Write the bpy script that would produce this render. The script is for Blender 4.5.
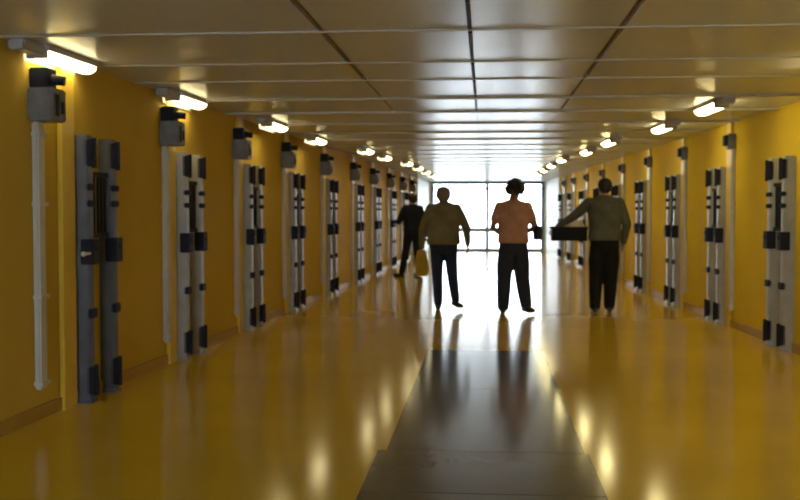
import bpy, bmesh, math, random
from mathutils import Vector, Matrix, Euler
random.seed(4)
S = bpy.context.scene
for o in list(bpy.data.objects): bpy.data.objects.remove(o)
COL = S.collection

# ------------------------------------------------------------------ camera, daylight, exposure
cam_d = bpy.data.cameras.new('camera'); cam = bpy.data.objects.new('camera', cam_d); COL.objects.link(cam)
CAM_H = 1.35
pitch = math.atan(.038); yaw = math.atan(.085*math.cos(pitch))
cam.location = (0, 0, CAM_H); cam.rotation_euler = (math.pi/2 - pitch, 0, yaw)
cam_d.sensor_width = 36; cam_d.lens = 45; cam_d.clip_start = .05; cam_d.clip_end = 300
cam_d.dof.use_dof = True; cam_d.dof.focus_distance = 2.6; cam_d.dof.aperture_fstop = 6.8
S.camera = cam

W = bpy.data.worlds.new('daylight'); S.world = W; W.use_nodes = True
bg = W.node_tree.nodes['Background']
bg.inputs['Color'].default_value = (.86, .93, 1.0, 1); bg.inputs['Strength'].default_value = 7.6

S.view_settings.view_transform = 'Standard'; S.view_settings.look = 'None'
S.view_settings.exposure = 0.58; S.view_settings.gamma = 1.0; S.view_settings.use_curve_mapping = False
LAMP = 7.0          # radiance of the lamp diffusers

# ------------------------------------------------------------------ helpers
def mat(name, col, rough=.6, col2=None, nscale=6, ndet=3, bump=0, bscale=40, metal=0, spec=.5, coat=0, stretch=None):
    m = bpy.data.materials.new(name); m.use_nodes = True; nt = m.node_tree; b = nt.nodes['Principled BSDF']
    b.inputs['Base Color'].default_value = (*col, 1); b.inputs['Roughness'].default_value = rough
    b.inputs['Metallic'].default_value = metal; b.inputs['Specular IOR Level'].default_value = spec
    b.inputs['Coat Weight'].default_value = coat; b.inputs['Coat Roughness'].default_value = .1
    tc = nt.nodes.new('ShaderNodeTexCoord'); mp = nt.nodes.new('ShaderNodeMapping')
    nt.links.new(tc.outputs['Object'], mp.inputs[0])
    if stretch: mp.inputs['Scale'].default_value = stretch
    n = nt.nodes.new('ShaderNodeTexNoise'); n.inputs['Scale'].default_value = nscale; n.inputs['Detail'].default_value = ndet
    nt.links.new(mp.outputs[0], n.inputs['Vector'])
    r = nt.nodes.new('ShaderNodeValToRGB'); c2 = col2 or tuple(c*.82 for c in col)
    r.color_ramp.elements[0].position = .3; r.color_ramp.elements[1].position = .7
    r.color_ramp.elements[0].color = (*c2, 1); r.color_ramp.elements[1].color = (*col, 1)
    nt.links.new(n.outputs[0], r.inputs[0]); nt.links.new(r.outputs[0], b.inputs['Base Color'])
    if bump:
        n2 = nt.nodes.new('ShaderNodeTexNoise'); n2.inputs['Scale'].default_value = bscale
        nt.links.new(mp.outputs[0], n2.inputs['Vector'])
        bp = nt.nodes.new('ShaderNodeBump'); bp.inputs['Strength'].default_value = bump; bp.inputs['Distance'].default_value = .01
        nt.links.new(n2.outputs[0], bp.inputs['Height']); nt.links.new(bp.outputs[0], b.inputs['Normal'])
    return m

def emis(name, col, s):
    m = bpy.data.materials.new(name); m.use_nodes = True; b = m.node_tree.nodes['Principled BSDF']
    b.inputs['Base Color'].default_value = (.8, .8, .75, 1)
    b.inputs['Emission Color'].default_value = (*col, 1); b.inputs['Emission Strength'].default_value = s
    return m

M = {}
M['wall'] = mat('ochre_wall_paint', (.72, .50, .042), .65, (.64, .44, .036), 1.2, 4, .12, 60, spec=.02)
M['base'] = mat('brown_baseboard', (.40, .24, .05), .5, (.34, .20, .04), 3)
M['trimp'] = mat('yellow_frame_paint', (.72, .50, .05), .38, (.66, .45, .04), 3)
M['ceil'] = mat('grey_ceiling_panel', (.62, .65, .72), .25, (.55, .58, .64), 1.5, 4, .05, 9, spec=.40, stretch=(1, .5, 1))
M['ceilback'] = mat('ceiling_gap', (.22, .14, .08), .8)
M['batten'] = mat('cream_ceiling_batten', (.46, .42, .33), .45)
M['floor'] = mat('polished_amber_floor', (.66, .44, .030), .13, (.56, .365, .024), .9, 5, .012, 3, spec=.30)
M['strip'] = mat('grey_walkway_floor', (.125, .115, .09), .13, (.095, .088, .07), 1.2, 5, .012, 3, spec=.26)
M['joint'] = mat('dark_floor_joint', (.04, .035, .02), .4)
M['steel'] = mat('pale_grey_steel', (.40, .40, .37), .35, (.30, .30, .28), 5, 3)
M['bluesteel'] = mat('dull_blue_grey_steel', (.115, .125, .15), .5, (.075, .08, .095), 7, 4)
M['dark'] = mat('dark_navy_iron', (.014, .016, .030), .6, (.008, .009, .018), 8, spec=.2)
M['pipe'] = mat('light_grey_conduit', (.56, .55, .50), .35, (.48, .47, .43), 4)
M['box'] = mat('grey_control_box', (.18, .18, .175), .5, (.09, .09, .09), 8)
M['house'] = mat('grey_lamp_housing', (.36, .35, .36), .4)
M['glow'] = emis('warm_lamp_diffuser', (1, .84, .42), LAMP)
M['glow_wide'] = emis('bright_lamp_diffuser', (1, .84, .38), LAMP*2.5)
M['frame'] = mat('blue_grey_window_frame', (.15, .19, .30), .4)
M['white'] = mat('white_trim_and_daylit_wall', (.75, .75, .73), .5)
M['outside'] = mat('pale_concrete_ground', (.62, .62, .60), .7)
g = bpy.data.materials.new('window_glass'); g.use_nodes = True; nt = g.node_tree; nt.nodes.remove(nt.nodes['Principled BSDF'])
mx = nt.nodes.new('ShaderNodeMixShader'); tr = nt.nodes.new('ShaderNodeBsdfTransparent'); gl = nt.nodes.new('ShaderNodeBsdfGlossy')
fr = nt.nodes.new('ShaderNodeFresnel'); fr.inputs[0].default_value = 1.3; gl.inputs['Roughness'].default_value = .02
tr.inputs[0].default_value = (.95, .98, 1, 1)
nt.links.new(fr.outputs[0], mx.inputs[0]); nt.links.new(tr.outputs[0], mx.inputs[1]); nt.links.new(gl.outputs[0], mx.inputs[2])
nt.links.new(mx.outputs[0], nt.nodes['Material Output'].inputs[0]); M['glass'] = g

def box(bm, x0, x1, y0, y1, z0, z1, bev=0):
    r = bmesh.ops.create_cube(bm, size=1)
    vs = r['verts']
    for v in vs:
        v.co = Vector(((x0+x1)/2 + v.co.x*(x1-x0), (y0+y1)/2 + v.co.y*(y1-y0), (z0+z1)/2 + v.co.z*(z1-z0)))
    if bev:
        es = list({e for v in vs for e in v.link_edges})
        bmesh.ops.bevel(bm, geom=es, offset=bev, segments=2, affect='EDGES')

def cyl(bm, p0, p1, r0, r1=None, seg=16):
    p0, p1 = Vector(p0), Vector(p1); r1 = r0 if r1 is None else r1; d = p1 - p0
    q = d.to_track_quat('Z', 'Y').to_matrix().to_4x4()
    bmesh.ops.create_cone(bm, cap_ends=True, segments=seg, radius1=r0, radius2=r1, depth=d.length,
                          matrix=Matrix.Translation((p0+p1)/2) @ q)

def ball(bm, c, r, rot=None, u=16, v=10):
    r = (r, r, r) if not hasattr(r, '__len__') else r
    m = Matrix.Translation(c) @ (rot.to_matrix().to_4x4() if rot else Matrix()) @ Matrix.Diagonal((*r, 1))
    bmesh.ops.create_uvsphere(bm, u_segments=u, v_segments=v, radius=1, matrix=m)

def chain(bm, pts, rads):
    for i, (p, r) in enumerate(zip(pts, rads)):
        ball(bm, p, r)
        if i: cyl(bm, pts[i-1], p, rads[i-1], r)

def loft(bm, rings, seg=28):
    """rings: (cx, cy, cz, rx, ry) horizontal ellipses bottom to top, closed"""
    rr = []
    for cx, cy, cz, rx, ry in rings:
        rr.append([bm.verts.new((cx + rx*math.copysign(abs(math.cos(a))**.85, math.cos(a)), cy + ry*math.copysign(abs(math.sin(a))**.85, math.sin(a)), cz))
                   for a in [2*math.pi*k/seg for k in range(seg)]])
    for a, b in zip(rr, rr[1:]):
        for k in range(seg): bm.faces.new((a[k], a[(k+1) % seg], b[(k+1) % seg], b[k]))
    bm.faces.new(list(reversed(rr[0]))); bm.faces.new(rr[-1])

def obj(name, bm, m, parent=None, smooth=False, voxel=None, sm=4):
    bmesh.ops.recalc_face_normals(bm, faces=bm.faces)
    me = bpy.data.meshes.new(name); bm.to_mesh(me); bm.free()
    o = bpy.data.objects.new(name, me); COL.objects.link(o)
    if voxel:
        r = o.modifiers.new('r', 'REMESH'); r.mode = 'VOXEL'; r.voxel_size = voxel; r.use_smooth_shade = True
        if sm:
            s = o.modifiers.new('s', 'SMOOTH'); s.factor = .5; s.iterations = sm
        dg = bpy.context.evaluated_depsgraph_get(); me2 = bpy.data.meshes.new_from_object(o.evaluated_get(dg))
        o.modifiers.clear(); o.data = me2; bpy.data.meshes.remove(me); me = me2; me.name = name; smooth = True
        me.materials.clear()
    me.materials.append(m)
    if smooth:
        for p in me.polygons: p.use_smooth = True
    if parent: o.parent = parent
    return o

def tag(o, label, cat, group=None, kind=None):
    if label: o['label'] = label
    if cat: o['category'] = cat
    if group: o['group'] = group
    if kind: o['kind'] = kind
    return o
def thing(name, label, cat, loc=(0, 0, 0), rz=0, group=None):
    o = bpy.data.objects.new(name, None); o.empty_display_size = .2; COL.objects.link(o)
    o.location = loc; o.rotation_euler = (0, 0, rz); return tag(o, label, cat, group)
def struct(name, bm, m, parent=None):
    o = obj(name, bm, m, parent)
    if not parent: o['kind'] = 'structure'
    return o
KIDS = {}
def copy_tree(o, parent=None):
    c = o.copy(); COL.objects.link(c)
    if parent: c.parent = parent
    for ch in [k for k in list(COL.objects) if k.parent == o]: copy_tree(ch, c)
    return c

# ------------------------------------------------------------------ the corridor
CH = 2.40; END = 34.7; BACK = -3.6
LA, LB = -3.10, .03286          # left wall face: X = LA + LB*Y
RA, RB = 3.31, -.03447          # right wall face
def lx(y): return LA + LB*y
def rx(y): return RA + RB*y

def prism(bm, poly, z0, z1):
    lo = [bm.verts.new((x, y, z0)) for x, y in poly]; hi = [bm.verts.new((x, y, z1)) for x, y in poly]
    n = len(poly); bm.faces.new(list(reversed(lo))); bm.faces.new(hi)
    for k in range(n): bm.faces.new((lo[k], lo[(k+1) % n], hi[(k+1) % n], hi[k]))

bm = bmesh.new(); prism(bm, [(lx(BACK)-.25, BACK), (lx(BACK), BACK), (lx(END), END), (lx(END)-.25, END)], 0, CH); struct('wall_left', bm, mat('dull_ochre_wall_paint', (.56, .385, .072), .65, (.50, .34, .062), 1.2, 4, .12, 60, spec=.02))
bm = bmesh.new(); prism(bm, [(rx(BACK), BACK), (rx(BACK)+.25, BACK), (rx(END)+.25, END), (rx(END), END)], 0, CH); struct('wall_right', bm, M['wall'])
bm = bmesh.new(); box(bm, -3.6, -2.95, BACK-.2, BACK, 0, CH); box(bm, .6, 3.8, BACK-.2, BACK, 0, CH); box(bm, -2.95, .6, BACK-.2, BACK, 0, .12); struct('wall_back', bm, M['wall'])
bm = bmesh.new()
for x in (-2.91, -1.2, .56): box(bm, x-.04, x+.04, BACK-.14, BACK-.06, .12, CH)
for z in (.16, CH-.04): box(bm, -2.95, .6, BACK-.13, BACK-.07, z-.04, z+.04)
wb = struct('added_window_2', bm, mat('grey_added_window_frame', (.3, .3, .3), .4))  # unseen window added off-centre to daylight the near ceiling and right wall
bm = bmesh.new(); box(bm, -2.91, .56, BACK-.105, BACK-.095, .16, CH-.04); struct('pane', bm, M['glass'], wb)
bm = bmesh.new(); prism(bm, [(lx(BACK), BACK), (lx(BACK)+.02, BACK), (lx(END)+.02, END), (lx(END), END)], 0, .09); struct('baseboard_left', bm, M['base'])
bm = bmesh.new(); prism(bm, [(rx(BACK)-.02, BACK), (rx(BACK), BACK), (rx(END), END), (rx(END)-.02, END)], 0, .09); struct('baseboard_right', bm, mat('ochre_baseboard', (.45, .27, .03), .5))

# floor: amber slabs either side of the grey walkway, thin dark joints across the walkway
bm = bmesh.new(); box(bm, -3.7, 3.9, BACK-.2, END+.15, -.2, -.004)
f = struct('floor', bm, M['joint'])
def flr(name, x0, x1, y0, y1, m, bumps=None):
    bm = bmesh.new(); prism(bm, [(x0, y0), (x1, y0), (x1, y1), (x0, y1)], -.004, 0); return struct(name, bm, m, f)
SX0, SX1 = -.55, .56
flr('floor_slab', -3.7, SX0-.003, BACK-.2, END+.15, M['floor'])
flr('floor_slab', SX1+.003, 3.9, BACK-.2, END+.15, M['floor'])
bm = bmesh.new(); ys = [BACK, -2.4, -1.2, .6, 2.4, 3.75, 4.75, 5.6, 7.6, 9.75]
for a, b in zip(ys, ys[1:]):
    box(bm, SX0 - (.05 if b <= 5.6 else 0) + .0, SX1 + (.02 if b <= 5.6 else 0), a+.004, b-.004, -.004, .003)
struct('walkway_slab', bm, M['strip'], f)
flr('floor_slab', SX0, SX1, 9.75, END+.15, M['floor'])

# ceiling: slightly gapped panels under a dark slab, cream battens on the cross joints
yl = [BACK, -2.6, -1.4, -.2, 1.0, 2.2, 3.4, 4.6, 5.8, 7.02, 7.95, 9.2, 10.45, 11.8, 13.15]
while yl[-1] < END - 1.3: yl.append(yl[-1] + 1.27)
yl.append(END + .15)
xl = [-3.55, -.95, -.09, .77, 3.65]
bm = bmesh.new(); box(bm, -3.7, 3.9, BACK-.2, END+.15, CH+.03, CH+.2); c = struct('ceiling', bm, M['ceilback'])
bm = bmesh.new()
for a, b in zip(yl, yl[1:]):
    for p, q in zip(xl, xl[1:]):
        gp_, gq_ = [(.020 if abs(v+.09) > .1 and a < 7.5 else .010 if abs(v+.09) > .1 and a < 10 else .003) for v in (p, q)]
        box(bm, p+gp_, q-gq_, a+.006, b-.006, CH, CH+.03)
struct('ceiling_panels', bm, M['ceil'], c)
for i, y in enumerate(yl[1:-1]):
    bm = bmesh.new(); box(bm, lx(y)+.002, rx(y)-.002, y-.014, y+.014, CH-(.009 if y < 8 else .020 if y < 15 else .013), CH, .002); struct('trim_%d' % (i+1), bm, M['batten'])
bm = bmesh.new()
for a, b in ((5.0, 5.75), (5.85, 6.95), (7.1, 7.9), (8.0, 9.1), (9.3, 10.3)): box(bm, -.102, -.078, a, b, CH-.014, CH, .003)
struct('trim_40', bm, M['dark'])

# end glazing
G0, G1 = lx(END)+.10, rx(END)-.10
def bar(bm, x0, x1, z0, z1, d=.05): box(bm, x0, x1, END-d, END+d, z0, z1, .006)
bm = bmesh.new()
bar(bm, G0, G1, 2.30, 2.40); bar(bm, G0, G1, 2.13, 2.19); bar(bm, G0, G1, 0, .09)
bar(bm, G0, G0+.09, .09, 2.30); bar(bm, G1-.09, G1, .09, 2.30); bar(bm, .02, .13, .09, 2.30)
w = struct('window_1', bm, M['frame'])
bm = bmesh.new(); bar(bm, G0+.09, .02, .66, .80, .03); bar(bm, .13, G1-.09, .66, .80, .03); struct('handrail', bm, mat('pale_blue_rail', (.30, .36, .48), .4), w)
for a, b in ((G0+.09, .02), (.13, G1-.09)):
    for z0, z1 in ((.09, .66), (.80, 2.13), (2.19, 2.30)):
        bm = bmesh.new(); box(bm, a, b, END-.006, END+.006, z0, z1); struct('pane', bm, M['glass'], w)
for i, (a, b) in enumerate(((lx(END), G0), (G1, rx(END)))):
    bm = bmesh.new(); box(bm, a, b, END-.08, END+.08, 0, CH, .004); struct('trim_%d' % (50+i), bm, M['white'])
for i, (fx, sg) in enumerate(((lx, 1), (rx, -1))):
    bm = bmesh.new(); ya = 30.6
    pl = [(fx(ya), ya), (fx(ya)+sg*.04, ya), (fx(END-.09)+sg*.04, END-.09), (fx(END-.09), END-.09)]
    prism(bm, pl, 0, CH-.001); struct('trim_%d' % (52+i), bm, M['white'])  # wall ends coloured white, standing in for daylight washing out the yellow
bm = bmesh.new(); box(bm, -30, 30, END+.15, END+60, -.25, -.05); tag(struct('ground', bm, M['outside']), None, None)

# ------------------------------------------------------------------ gates along the walls
def fitting(bm, z0, z1, x0, x1, yc, w, round_=False):
    box(bm, x0, x1, yc-w/2, yc+w/2, z0, z1, .006)
    if round_:
        cyl(bm, (x1, yc, z0-.01), (x1, yc, z1+.01), .016)
def make_gate(name, label, group, steel, rod=False):
    t = thing(name, label, 'gate', (0, 0, 0), 0, group)
    for k, y in enumerate((-.20, .22)):
        bm = bmesh.new(); box(bm, .0, .105, y-.045, y+.045, .02, 1.89, .006)
        box(bm, -.0, .12, y-.06, y+.06, 0, .03, .004)                        # foot plate
        box(bm, .105, .112, y-.03, y+.03, .30, 1.62, .002)                   # face strip
        st = obj('stile', bm, steel, t)
        bm = bmesh.new(); fitting(bm, 1.67, 1.86, .075, .135, y, .09, True); obj('top_hinge', bm, M['dark'], st)
        for q in (1.525, 1.41):
            bm = bmesh.new(); fitting(bm, q-.024, q+.024, .08, .125, y, .09); cyl(bm, (.12, y, q), (.136, y, q), .018)
            obj('bolt_plate', bm, M['dark'], st)
        bm = bmesh.new(); fitting(bm, .98, 1.16, .05, .145, y, .11); cyl(bm, (.145, y, 1.10), (.155, y, 1.10), .022)
        obj('lock_box', bm, M['dark'], st)
        bm = bmesh.new(); fitting(bm, .60, .67, .08, .13, y, .09); obj('latch', bm, M['dark'], st)
        bm = bmesh.new(); fitting(bm, .06, .26, .075, .135, y, .09, True); obj('bottom_hinge', bm, M['dark'], st)
    bm = bmesh.new()
    for z in (1.18, 1.62): box(bm, .05, .08, -.155, .175, z-.018, z+.018, .003)
    for k in range(5): cyl(bm, (.065, -.11+.06*k, 1.18), (.065, -.11+.06*k, 1.62), .009, seg=10)
    obj('grille', bm, M['dark'], t)
    if not rod: return t
    bm = bmesh.new(); cyl(bm, (.12, -.36, 1.06), (.12, -.14, 1.06), .009, seg=10); ball(bm, (.12, -.36, 1.06), .018)
    obj('latch_rod', bm, M['pipe'], t)
    return t
def make_box(label, group):
    t = thing('lock_control_box', label, 'control box', (0, 0, 0), 0, group)
    bm = bmesh.new(); box(bm, 0, .17, -.10, .10, 1.93, 2.14, .01); obj('housing', bm, M['box'], t)
    bm = bmesh.new(); box(bm, 0, .12, -.07, .07, 2.14, 2.27, .008); cyl(bm, (.12, 0, 2.2), (.20, .02, 2.19), .035, .03); obj('motor_cover', bm, M['dark'], t)
    bm = bmesh.new(); box(bm, .17, .176, -.06, -.01, 1.96, 2.10, .002); box(bm, .17, .176, .02, .06, 1.98, 2.06, .002); obj('front_plate', bm, M['dark'], t)
    bm = bmesh.new(); box(bm, .0, .045, -.05, .05, .20, 1.93, .01)
    for z in (.24, .8, 1.4, 1.85): box(bm, 0, .06, -.058, .058, z-.012, z+.012, .002)
    obj('conduit', bm, M['pipe'], t)
    return t
LG = [7.05, 9.12, 11.35, 13.6, 16.2, 19.0, 21.5, 24.2, 26.9, 29.3]
RG = [10.15, 12.5, 14.85, 17.3, 19.8, 22.3, 24.8, 27.3, 29.6]
ordn = ['nearest', 'second', 'third', 'fourth', 'fifth', 'sixth', 'seventh', 'eighth', 'ninth', 'tenth', 'eleventh']
al, ar = -math.atan(LB), math.pi - math.atan(RB)
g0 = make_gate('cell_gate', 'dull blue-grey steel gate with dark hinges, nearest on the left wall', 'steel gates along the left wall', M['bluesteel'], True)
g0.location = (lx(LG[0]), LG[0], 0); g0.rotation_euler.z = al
gp = None
for side, ys, fx, ang in (('left', LG, lx, al), ('right', RG, rx, ar)):
    for i, y in enumerate(ys):
        if side == 'left' and i == 0: continue
        lab = 'pale grey steel gate with dark locks, %s %s the %s wall' % (ordn[i], 'from the camera along' if i else 'gate on', side)
        grp = 'steel gates along the %s wall' % side
        if gp is None: gp = make_gate('cell_gate', lab, grp, M['steel']); o = gp
        else: o = copy_tree(gp)
        o['label'] = lab; o['group'] = grp; o.location = (fx(y), y, 0); o.rotation_euler.z = ang
def make_small_box(label, group):
    t = thing('lock_control_box', label, 'control box', (0, 0, 0), 0, group)
    bm = bmesh.new(); box(bm, 0, .09, -.06, .06, 2.08, 2.26, .008); obj('housing', bm, M['box'], t)
    bm = bmesh.new(); box(bm, .09, .13, -.045, .045, 2.12, 2.24, .006); obj('motor_cover', bm, M['dark'], t)
    bm = bmesh.new(); box(bm, .0, .045, -.05, .05, .20, 2.08, .01)
    for z in (.24, .8, 1.4, 1.85): box(bm, 0, .06, -.058, .058, z-.012, z+.012, .002)
    obj('conduit', bm, M['pipe'], t)
    return t
bp_ = None; n = 60
for side, ys, fx, ang in (('left', LG, lx, al), ('right', RG, rx, ar)):
    for i, y in enumerate(ys):
        if side == 'right' and i == 0: continue
        yb = y - (.80 if (side == 'left' and i == 0) else .52)
        where = 'beside the %s gate along the %s wall' % (ordn[i], side)
        lab = 'grey control box over a pale conduit, ' + where; grp = 'lock control boxes on the %s wall' % side
        if (side, i) in (('left', 0), ('right', 1)): bp_ = (make_box if side == 'left' else make_small_box)(lab, grp); o = bp_
        else: o = copy_tree(bp_)
        o['label'] = lab; o['group'] = grp; o.location = (fx(yb), yb, 0); o.rotation_euler.z = ang
        # yellow door-frame strip between conduit and gate
        bm = bmesh.new(); s = 1 if side == 'left' else -1; ya, yb2 = y-.50, y-.29
        xa = fx(y-.36); box(bm, min(xa, xa+s*.035), max(xa, xa+s*.035), ya, yb2, 0, CH-.001, .003); struct('trim_%d' % n, bm, M['trimp']); n += 1

# ------------------------------------------------------------------ lamps
def make_lamp(label, group, shield=True):
    t = thing('ceiling_lamp', label, 'lamp', (0, 0, 0), 0, group)      # origin on the ceiling plane
    bm = bmesh.new(); box(bm, -.085, .085, -.34, .42, -.036, 0, .006); box(bm, -.07, .07, .38, .41, -.075, -.0, .006)
    box(bm, -.055, .055, -.60, -.33, -.065, 0, .01); obj('housing', bm, M['house'], t)
    bm = bmesh.new(); cyl(bm, (0, -.32, -.042), (0, .39, -.042), .044, seg=24)
    for v in bm.verts: v.co.x *= 1.7
    obj('diffuser', bm, M['glow'] if shield else M['glow_wide'], t, smooth=True)
    bm = bmesh.new(); box(bm, -.07, .07, -.345, -.32, -.085, -.02, .006); obj('end_cap', bm, M['house'], t)
    if shield:
        bm = bmesh.new(); box(bm, -.097, -.087, -.34, .42, -.10, 0, .003); obj('added_light_shield', bm, M['house'], t)  # added plate that keeps lamp light off the left wall
    return t
LL = [(-2.80, 6.45), (-2.70, 8.88), (-2.46, 11.56), (-2.36, 13.91), (-1.95, 16.37), (-1.84, 18.4), (-1.60, 20.6), (-1.52, 22.8), (-1.48, 25.2), (-1.45, 27.6)]
RL = [(2.30, 5.2), (2.42, 7.15), (2.18, 9.91), (2.13, 12.21), (1.80, 14.65), (1.71, 16.94), (1.48, 19.35), (1.45, 21.8), (1.43, 24.2), (1.42, 26.6)]
lp = None
for side, ls in (('left', LL), ('right', RL)):
    for i, (x, y) in enumerate(ls):
        k = i - (0 if side == 'left' else 2)
        if side == 'right' and k < 0: lab = 'warm lit tube lamp on the ceiling, out of the frame at right, %s' % ('nearer one' if i == 0 else 'farther one')
        elif k == 0: lab = 'warm lit tube lamp on the ceiling, nearest in view on the %s' % side
        else: lab = 'warm lit tube lamp on the ceiling, %s in the %s row from the camera' % (ordn[k], side)
        grp = 'lit tube lamps in the %s row' % side
        if i == 0: lp = make_lamp(lab, grp, side == 'left'); o = lp
        else: o = copy_tree(lp)
        o['label'] = lab; o['group'] = grp; o.location = (x, y, CH); o.rotation_euler.z = al if side == 'left' else -math.atan(RB)

# ------------------------------------------------------------------ people
V = Vector
def hand(bm, wrist, d, nrm, thumb, curl=.5, s=1.0):
    """wrist point, direction to the fingers, palm normal, thumb side vector"""
    d = V(d).normalized(); n = (V(nrm) - V(nrm).dot(d)*d).normalized(); t = d.cross(n).normalized()
    if t.dot(V(thumb)) < 0: t = -t
    wrist = V(wrist)
    for k in range(4):                       # palm
        o = t*(.030 - .020*k)*s
        chain(bm, [wrist + o*.55 + d*.005*s, wrist + o + d*.085*s], [.016*s, .0125*s])
    for k, L in enumerate((.072, .080, .074, .058)):
        p = wrist + t*(.031 - .0205*k)*s + d*.088*s; pts = [p - d*.03*s, p]; a = 0
        for j, fr_ in enumerate((.45, .32, .23)):
            a += curl*(.5 + .35*j); p = p + (d*math.cos(a) + n*math.sin(a))*L*fr_*s; pts.append(p)
        chain(bm, pts, [.010*s, .0095*s, .009*s, .0082*s, .0072*s])
    b = wrist + t*.026*s + d*.022*s
    m1 = b + (t*.75 + d*.6 + n*.25).normalized()*.042*s; m2 = m1 + (t*.25 + d*.85 + n*.35).normalized()*.030*s; m3 = m2 + (d*.9 + n*.5).normalized()*.022*s
    chain(bm, [b, m1, m2, m3], [.015*s, .012*s, .010*s, .0085*s])

def person(name, label, loc, rz, J, K):
    """J: joints (x right, y forward, z up), K: colours and build"""
    t = thing(name, label, 'person', loc, rz)
    P = {k: V(v) for k, v in J.items()}
    sw = K.get('sw', 1.0)
    # --- body: one continuous surface
    bm = bmesh.new()
    pc, ch, nk, hd = P['pelvis'], P['chest'], P['neck'], P['head']
    def mid(a, b, u): return a.lerp(b, u)
    loft(bm, [(*mid(pc, ch, u), a*sw, b*sw) for u, a, b in ((-.30, .10, .08), (-.12, .155, .105), (.05, .165, .11), (.35, .145, .095), (.6, .155, .10), (.9, .175, .105), (1.08, .155, .085), (1.2, .08, .06))])
    for s in ('l', 'r'):
        chain(bm, [mid(ch, P['sh_'+s], .3), P['sh_'+s], P['el_'+s], P['wr_'+s]], [.065, .052, .037, .025])
        chain(bm, [mid(pc, P['hip_'+s], .6), P['hip_'+s], mid(P['hip_'+s], P['kn_'+s], .5), P['kn_'+s], mid(P['kn_'+s], P['an_'+s], .3), P['an_'+s]], [.08, .083, .07, .052, .053, .036])
        fd = V(J['toe_'+s]) - P['an_'+s]; chain(bm, [P['an_'+s], P['an_'+s] + V((0, 0, -.03)), P['toe_'+s]], [.036, .034, .026])
        sg = -1 if s == 'l' else 1
        hdv = K.get('hand_'+s, (P['wr_'+s]-P['el_'+s], (-sg, 0, 0), (0, 1, 0), .45))
        hand(bm, P['wr_'+s], *hdv)
    chain(bm, [mid(ch, nk, .6), nk, mid(nk, hd, .45)], [.068, .062, .060])
    for s in ('l', 'r'): chain(bm, [nk + V((0, -.01, -.02)), P['sh_'+s] + V((0, 0, -.012))], [.058, .048])
    HS = K.get('HS', 1.08); q = Euler((0, 0, K.get('turn', 0))); R3 = q.to_matrix()
    def rs(*a): return tuple(v*HS/1.08 for v in a)
    def hp(x, y, z): return hd + R3 @ V((x*HS, y*HS, z*HS))
    ball(bm, hp(0, -.012, .018), rs(.080, .098, .104), q, 24, 16)              # skull
    ball(bm, hp(0, .022, -.045), rs(.060, .066, .072), q, 24, 16)              # jaw
    chain(bm, [hp(0, .080, .012), hp(0, .103, -.022)], [.009, .014])         # nose
    chain(bm, [hp(-.035, .073, .028), hp(0, .084, .030), hp(.035, .073, .028)], [.011, .010, .011])   # brow
    chain(bm, [hp(-.022, .074, -.058), hp(0, .084, -.058), hp(.022, .074, -.058)], [.007, .009, .007])
    for s in (-1, 1): ball(bm, hp(s*.077, -.006, -.004), rs(.012, .020, .032), q)
    body = obj('body', bm, K['skin'], t, voxel=.0065, sm=3)
    for s in (-1, 1):
        bm = bmesh.new(); ball(bm, hp(s*.030, .073, .006), .0125); ball(bm, hp(s*.030, .082, .006), .0055); obj('eye', bm, M['eye'], t, True)
    bm = bmesh.new(); chain(bm, [hp(-.024, .079, -.056), hp(0, .090, -.055), hp(.024, .079, -.056)], [.004, .006, .004]); obj('lips', bm, M['lips'], t, True)
    # --- hair
    bm = bmesh.new()
    if K['hair'] == 'short':
        ball(bm, hp(0, -.024, .030), rs(.096, .104, .094), q, 24, 16); ball(bm, hp(0, -.045, -.012), rs(.085, .072, .078), q, 24, 16)
        ball(bm, hp(0, .03, .062), rs(.066, .055, .042), q)
        for s in (-1, 1): ball(bm, hp(s*.072, .01, .02), rs(.011, .02, .032), q)
    else:
        ball(bm, hp(0, -.03, .04), rs(.09, .095, .09), q, 24, 16)
        rnd = random.Random(9)
        for k in range(150):
            a, b = rnd.uniform(0, 6.283), rnd.uniform(-.7, 1.5)
            v = V((math.cos(a)*math.cos(b)*.105, math.sin(a)*math.cos(b)*.100 - .035, math.sin(b)*.100 + .035))
            if v.y > .03 and v.z < .06: continue
            ball(bm, hp(*v), rnd.uniform(.018, .028), None, 10, 7)
    obj('hair', bm, K['hairmat'], t, voxel=.008, sm=1 if K['hair'] != 'short' else 3)
    # --- shirt
    bm = bmesh.new(); e = K.get('loose', .018)
    loft(bm, [(*mid(pc, ch, u), (a+e)*sw, (b+e)*sw) for u, a, b in ((K.get('hem', -.12), .168, .12), (.08, .170, .122), (.35, .158, .108), (.6, .168, .108), (.9, .184, .110), (1.05, .165, .094), (1.17, .10, .075), (1.24, .075, .062))])
    for s in ('l', 'r'):
        chain(bm, [nk + V((0, -.01, -.035)), P['sh_'+s]*.5 + nk*.5 + V((0, -.01, -.035)), P['sh_'+s] + V((0, 0, -.015))], [.072, .076, .066])
        pts = [mid(ch, P['sh_'+s], .3), P['sh_'+s], mid(P['sh_'+s], P['el_'+s], .6)]; rr = [.088, .070, .070]
        if K['sleeve'] == 'long': pts += [P['el_'+s], mid(P['el_'+s], P['wr_'+s], .5), mid(P['el_'+s], P['wr_'+s], .95)]; rr += [.060, .051, .040]
        chain(bm, pts, rr)
    sh = obj('jacket' if K.get('jacket') else 'shirt', bm, K['shirt'], t, voxel=.009, sm=4)
    bm = bmesh.new(); r = .068; cz = mid(ch, nk, .62)
    loft(bm, [(cz.x, cz.y, cz.z-.01, r+.010, r+.006), (cz.x, cz.y, cz.z+.035, r, r-.002)]); obj('collar', bm, K.get('collar', K['shirt']), t, voxel=.008, sm=2)
    # --- trousers
    bm = bmesh.new()
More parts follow.
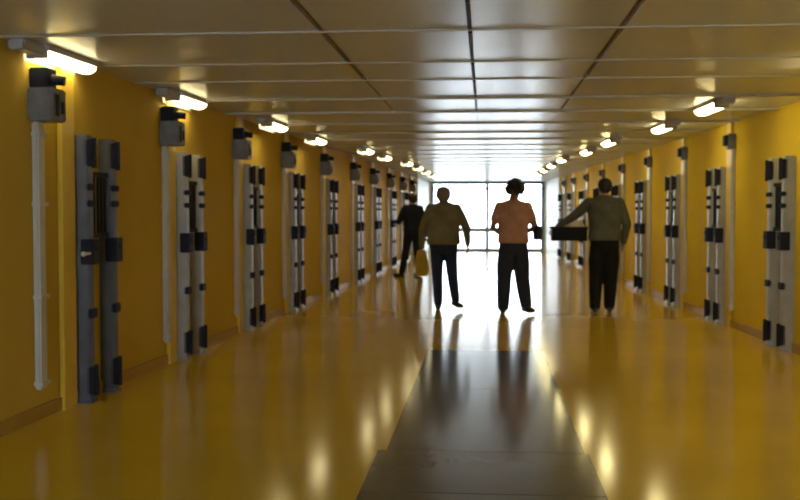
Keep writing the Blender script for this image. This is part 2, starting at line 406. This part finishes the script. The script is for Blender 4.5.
    loft(bm, [(*mid(pc, ch, u), (a+.006)*sw, (b+.006)*sw) for u, a, b in ((-.34, .10, .09), (-.15, .165, .118), (.03, .170, .118), (.14, .158, .108))])
    fl = K.get('flare', 1.0)
    for s in ('l', 'r'):
        a, k, n_ = P['hip_'+s], P['kn_'+s], P['an_'+s]
        chain(bm, [mid(pc, a, .6), a, mid(a, k, .5), k, mid(k, n_, .5), n_ + V((0, 0, .01))], [.098, .100, .088*fl, .075*fl, .070*fl, .060*fl])
    obj('trousers', bm, K['trousers'], t, voxel=.009, sm=4)
    c0 = mid(pc, ch, .12); bm = bmesh.new(); loft(bm, [(c0.x, c0.y, c0.z-.02, .168*sw, .118*sw), (c0.x, c0.y, c0.z+.02, .168*sw, .118*sw)]); obj('belt', bm, M['dark'], t, True)
    # --- shoes
    for s in ('l', 'r'):
        bm = bmesh.new(); a, to = P['an_'+s], P['toe_'+s]; d = (to - a); d.z = 0; d.normalize()
        heel = a + V((0, 0, -.045)) - d*.045
        chain(bm, [a + V((0, 0, .0)), a + V((0, 0, -.04)), heel], [.046, .042, .036])
        chain(bm, [heel, mid(heel, to, .6), to + d*.02], [.036, .044, .034])
        obj('shoe', bm, K.get('shoe', M['shoe']), t, voxel=.008, sm=2)
    return t

M['blackp'] = mat('black_crate_plastic', (.008, .008, .009), .7, None, 6, spec=.2)
M['eye'] = mat('eye', (.05, .03, .02), .2); M['lips'] = mat('lips', (.35, .12, .09), .5)
M['shoe'] = mat('black_shoe_leather', (.012, .011, .012), .35)
skin = mat('skin', (.42, .24, .16), .5, (.38, .21, .14), 12)
skin2 = mat('brown_skin', (.20, .10, .06), .5, (.17, .085, .05), 12)
def cloth(n, c, c2=None): return mat(n, c, .85, c2 or tuple(x*.7 for x in c), 9, 4, .35, 18, spec=.2)
hg = mat('grey_brown_hair', (.17, .14, .115), .7, (.10, .08, .06), 60); hb = mat('black_hair', (.012, .010, .010), .6, None, 60)

base = dict(pelvis=(0, 0, .94), chest=(0, 0, 1.38), neck=(0, .005, 1.50), head=(0, .02, 1.62),
            sh_l=(-.18, 0, 1.42), sh_r=(.18, 0, 1.42), el_l=(-.25, -.04, 1.12), el_r=(.25, -.04, 1.12),
            wr_l=(-.26, .06, .88), wr_r=(.26, .06, .88), hip_l=(-.09, 0, .88), hip_r=(.09, 0, .88),
            kn_l=(-.10, .02, .48), kn_r=(.10, .02, .48), an_l=(-.10, 0, .085), an_r=(.10, 0, .085),
            toe_l=(-.12, .16, .034), toe_r=(.12, .16, .034))
def pose(scale=1.0, **k):
    d = dict(base); d.update(k); return {a: tuple(c*scale for c in b) for a, b in d.items()}

# man in the olive shirt
J1 = pose(.985, el_l=(-.29, -.03, 1.12), wr_l=(-.31, .05, .87), el_r=(.315, -.08, 1.16), wr_r=(.335, .06, .92),
          kn_l=(-.09, .03, .48), an_l=(-.075, .02, .085), toe_l=(-.09, .18, .034),
          kn_r=(.12, .02, .49), an_r=(.17, -.16, .16), toe_r=(.24, -.04, .06), head=(-.005, .03, 1.595))
p1 = person('person', 'person in an olive shirt and dark trousers walking away, yellow cloth at the left hand', (-.565, 13.75, 0), 0, J1,
       dict(skin=skin, hair='short', hairmat=hg, shirt=cloth('olive_shirt_cloth', (.19, .165, .085)), trousers=cloth('navy_trouser_cloth', (.022, .030, .065)),
            sleeve='long', sw=1.14, loose=.032, hem=-.05, HS=1.15))
# woman in the salmon shirt
J2 = pose(1.0, el_l=(-.275, -.05, 1.15), wr_l=(-.22, .20, 1.09), el_r=(.275, -.05, 1.15), wr_r=(.20, .20, 1.09), head=(.02, .03, 1.63),
          kn_l=(-.12, .0, .48), an_l=(-.13, .04, .085), toe_l=(-.14, .20, .034),
          kn_r=(.12, .03, .48), an_r=(.165, -.14, .13), toe_r=(.25, -.03, .05))
p2 = person('person', 'person with dark curly hair in a salmon shirt walking away, second from the right', (.375, 13.3, 0), 0, J2,
       dict(skin=skin2, hair='curly', hairmat=hb, shirt=cloth('salmon_shirt_cloth', (.44, .235, .145)), trousers=cloth('charcoal_trouser_cloth', (.026, .030, .050)),
            sleeve='short', sw=1.08, loose=.022, hem=.0, flare=1.3,
            hand_l=((.5, 1, .0), (1, 0, 0), (0, 0, 1), .7), hand_r=((-.5, 1, 0), (-1, 0, 0), (0, 0, 1), .7)))
# man with the crate
J3 = pose(1.04, sh_l=(-.195, .01, 1.42), el_l=(-.38, .06, 1.25), wr_l=(-.60, .14, 1.10), sh_r=(.185, 0, 1.42), el_r=(.275, -.05, 1.14), wr_r=(.25, .05, .90),
          kn_l=(-.105, .02, .48), kn_r=(.085, .02, .48), an_l=(-.12, -.03, .085), an_r=(.07, .03, .085), toe_l=(-.13, .12, .034), toe_r=(.08, .18, .034))
p3 = person('person', 'person in a dark grey shirt carrying a black crate under the left arm', (1.60, 13.6, 0), 0, J3,
       dict(skin=skin, hair='short', hairmat=hb, shirt=cloth('dark_grey_shirt_cloth', (.095, .095, .070)), trousers=cloth('black_trouser_cloth', (.010, .010, .012)),
            sleeve='long', sw=1.12, loose=.026, hem=-.02, flare=1.25, hand_l=((-.9, .15, -.5), (.2, 0, -1), (0, 1, 0), .7)))
# dark figure by the left wall
J0 = pose(1.0, el_l=(-.27, .08, 1.15), wr_l=(-.20, .28, 1.12), el_r=(.24, .03, 1.13), wr_r=(.20, .22, 1.05),
          kn_l=(-.13, .08, .49), an_l=(-.20, .10, .085), toe_l=(-.27, .24, .034), kn_r=(.10, -.02, .48), an_r=(.13, -.10, .09), toe_r=(.10, .06, .034))
p0 = person('person', 'person in a dark navy uniform striding towards the left wall, farthest away', (-1.50, 20.75, 0), math.radians(30), J0,
       dict(skin=skin, hair='short', hairmat=hb, shirt=cloth('navy_uniform_cloth', (.015, .018, .035)), trousers=cloth('navy_uniform_trousers', (.012, .014, .026)),
            sleeve='long', sw=1.0, jacket=True))

# things carried
cr = thing('crate', 'black open crate carried by the man in dark grey', 'crate', (1.60-.46, 13.80, .96), 0)
bm = bmesh.new()
box(bm, -.235, .235, -.16, .16, 0, .015)
for a, b, c_, d_ in ((-.235, .235, -.16, -.145), (-.235, .235, .145, .16), (-.235, -.22, -.16, .16), (.22, .235, -.16, .16)): box(bm, a, b, c_, d_, 0, .17, .003)
obj('body', bm, M['blackp'], cr)
bm = bmesh.new()
for a, b, c_, d_ in ((-.25, .25, -.175, -.15), (-.25, .25, .15, .175), (-.25, -.225, -.175, .175), (.225, .25, -.175, .175)): box(bm, a, b, c_, d_, .165, .19, .004)
obj('rim', bm, M['blackp'], cr)
bm = bmesh.new(); box(bm, -.02, .20, -.13, .12, .03, .25, .02); box(bm, -.015, .195, -.125, .115, .247, .28, .012)
tag(obj('folded_cloth', bm, cloth('beige_cloth', (.72, .60, .45)), None), 'beige folded cloth lying in the black carried crate', 'cloth').location = (1.60-.46, 13.80, .955)

bm = bmesh.new()
loft(bm, [(0, 0, -.34, .085, .035), (.01, .01, -.26, .10, .045), (0, 0, -.12, .09, .05), (0, .005, .0, .065, .05), (0, 0, .03, .04, .035)])
yj = obj('folded_jacket', bm, cloth('mustard_cloth', (.50, .32, .03)), None, voxel=.012, sm=3)
tag(yj, 'mustard yellow cloth hanging from the hand of the person in olive', 'jacket'); yj.location = (-.565-.31, 13.84, .80)

bg_ = thing('shoulder_bag', 'small dark bag tucked at the right elbow of the person in salmon', 'bag', (.375+.315, 13.28, .98))
bm = bmesh.new(); loft(bm, [(0, 0, 0, .045, .10), (0, 0, .03, .06, .12), (0, 0, .15, .06, .12), (0, 0, .19, .045, .10)]); obj('body', bm, M['dark'], bg_, voxel=.008, sm=3)
bm = bmesh.new(); chain(bm, [V((0, -.09, .17)), V((-.03, -.07, .28)), V((-.05, 0, .33)), V((-.03, .07, .28)), V((0, .09, .17))], [.009]*5); obj('strap', bm, M['dark'], bg_, True)
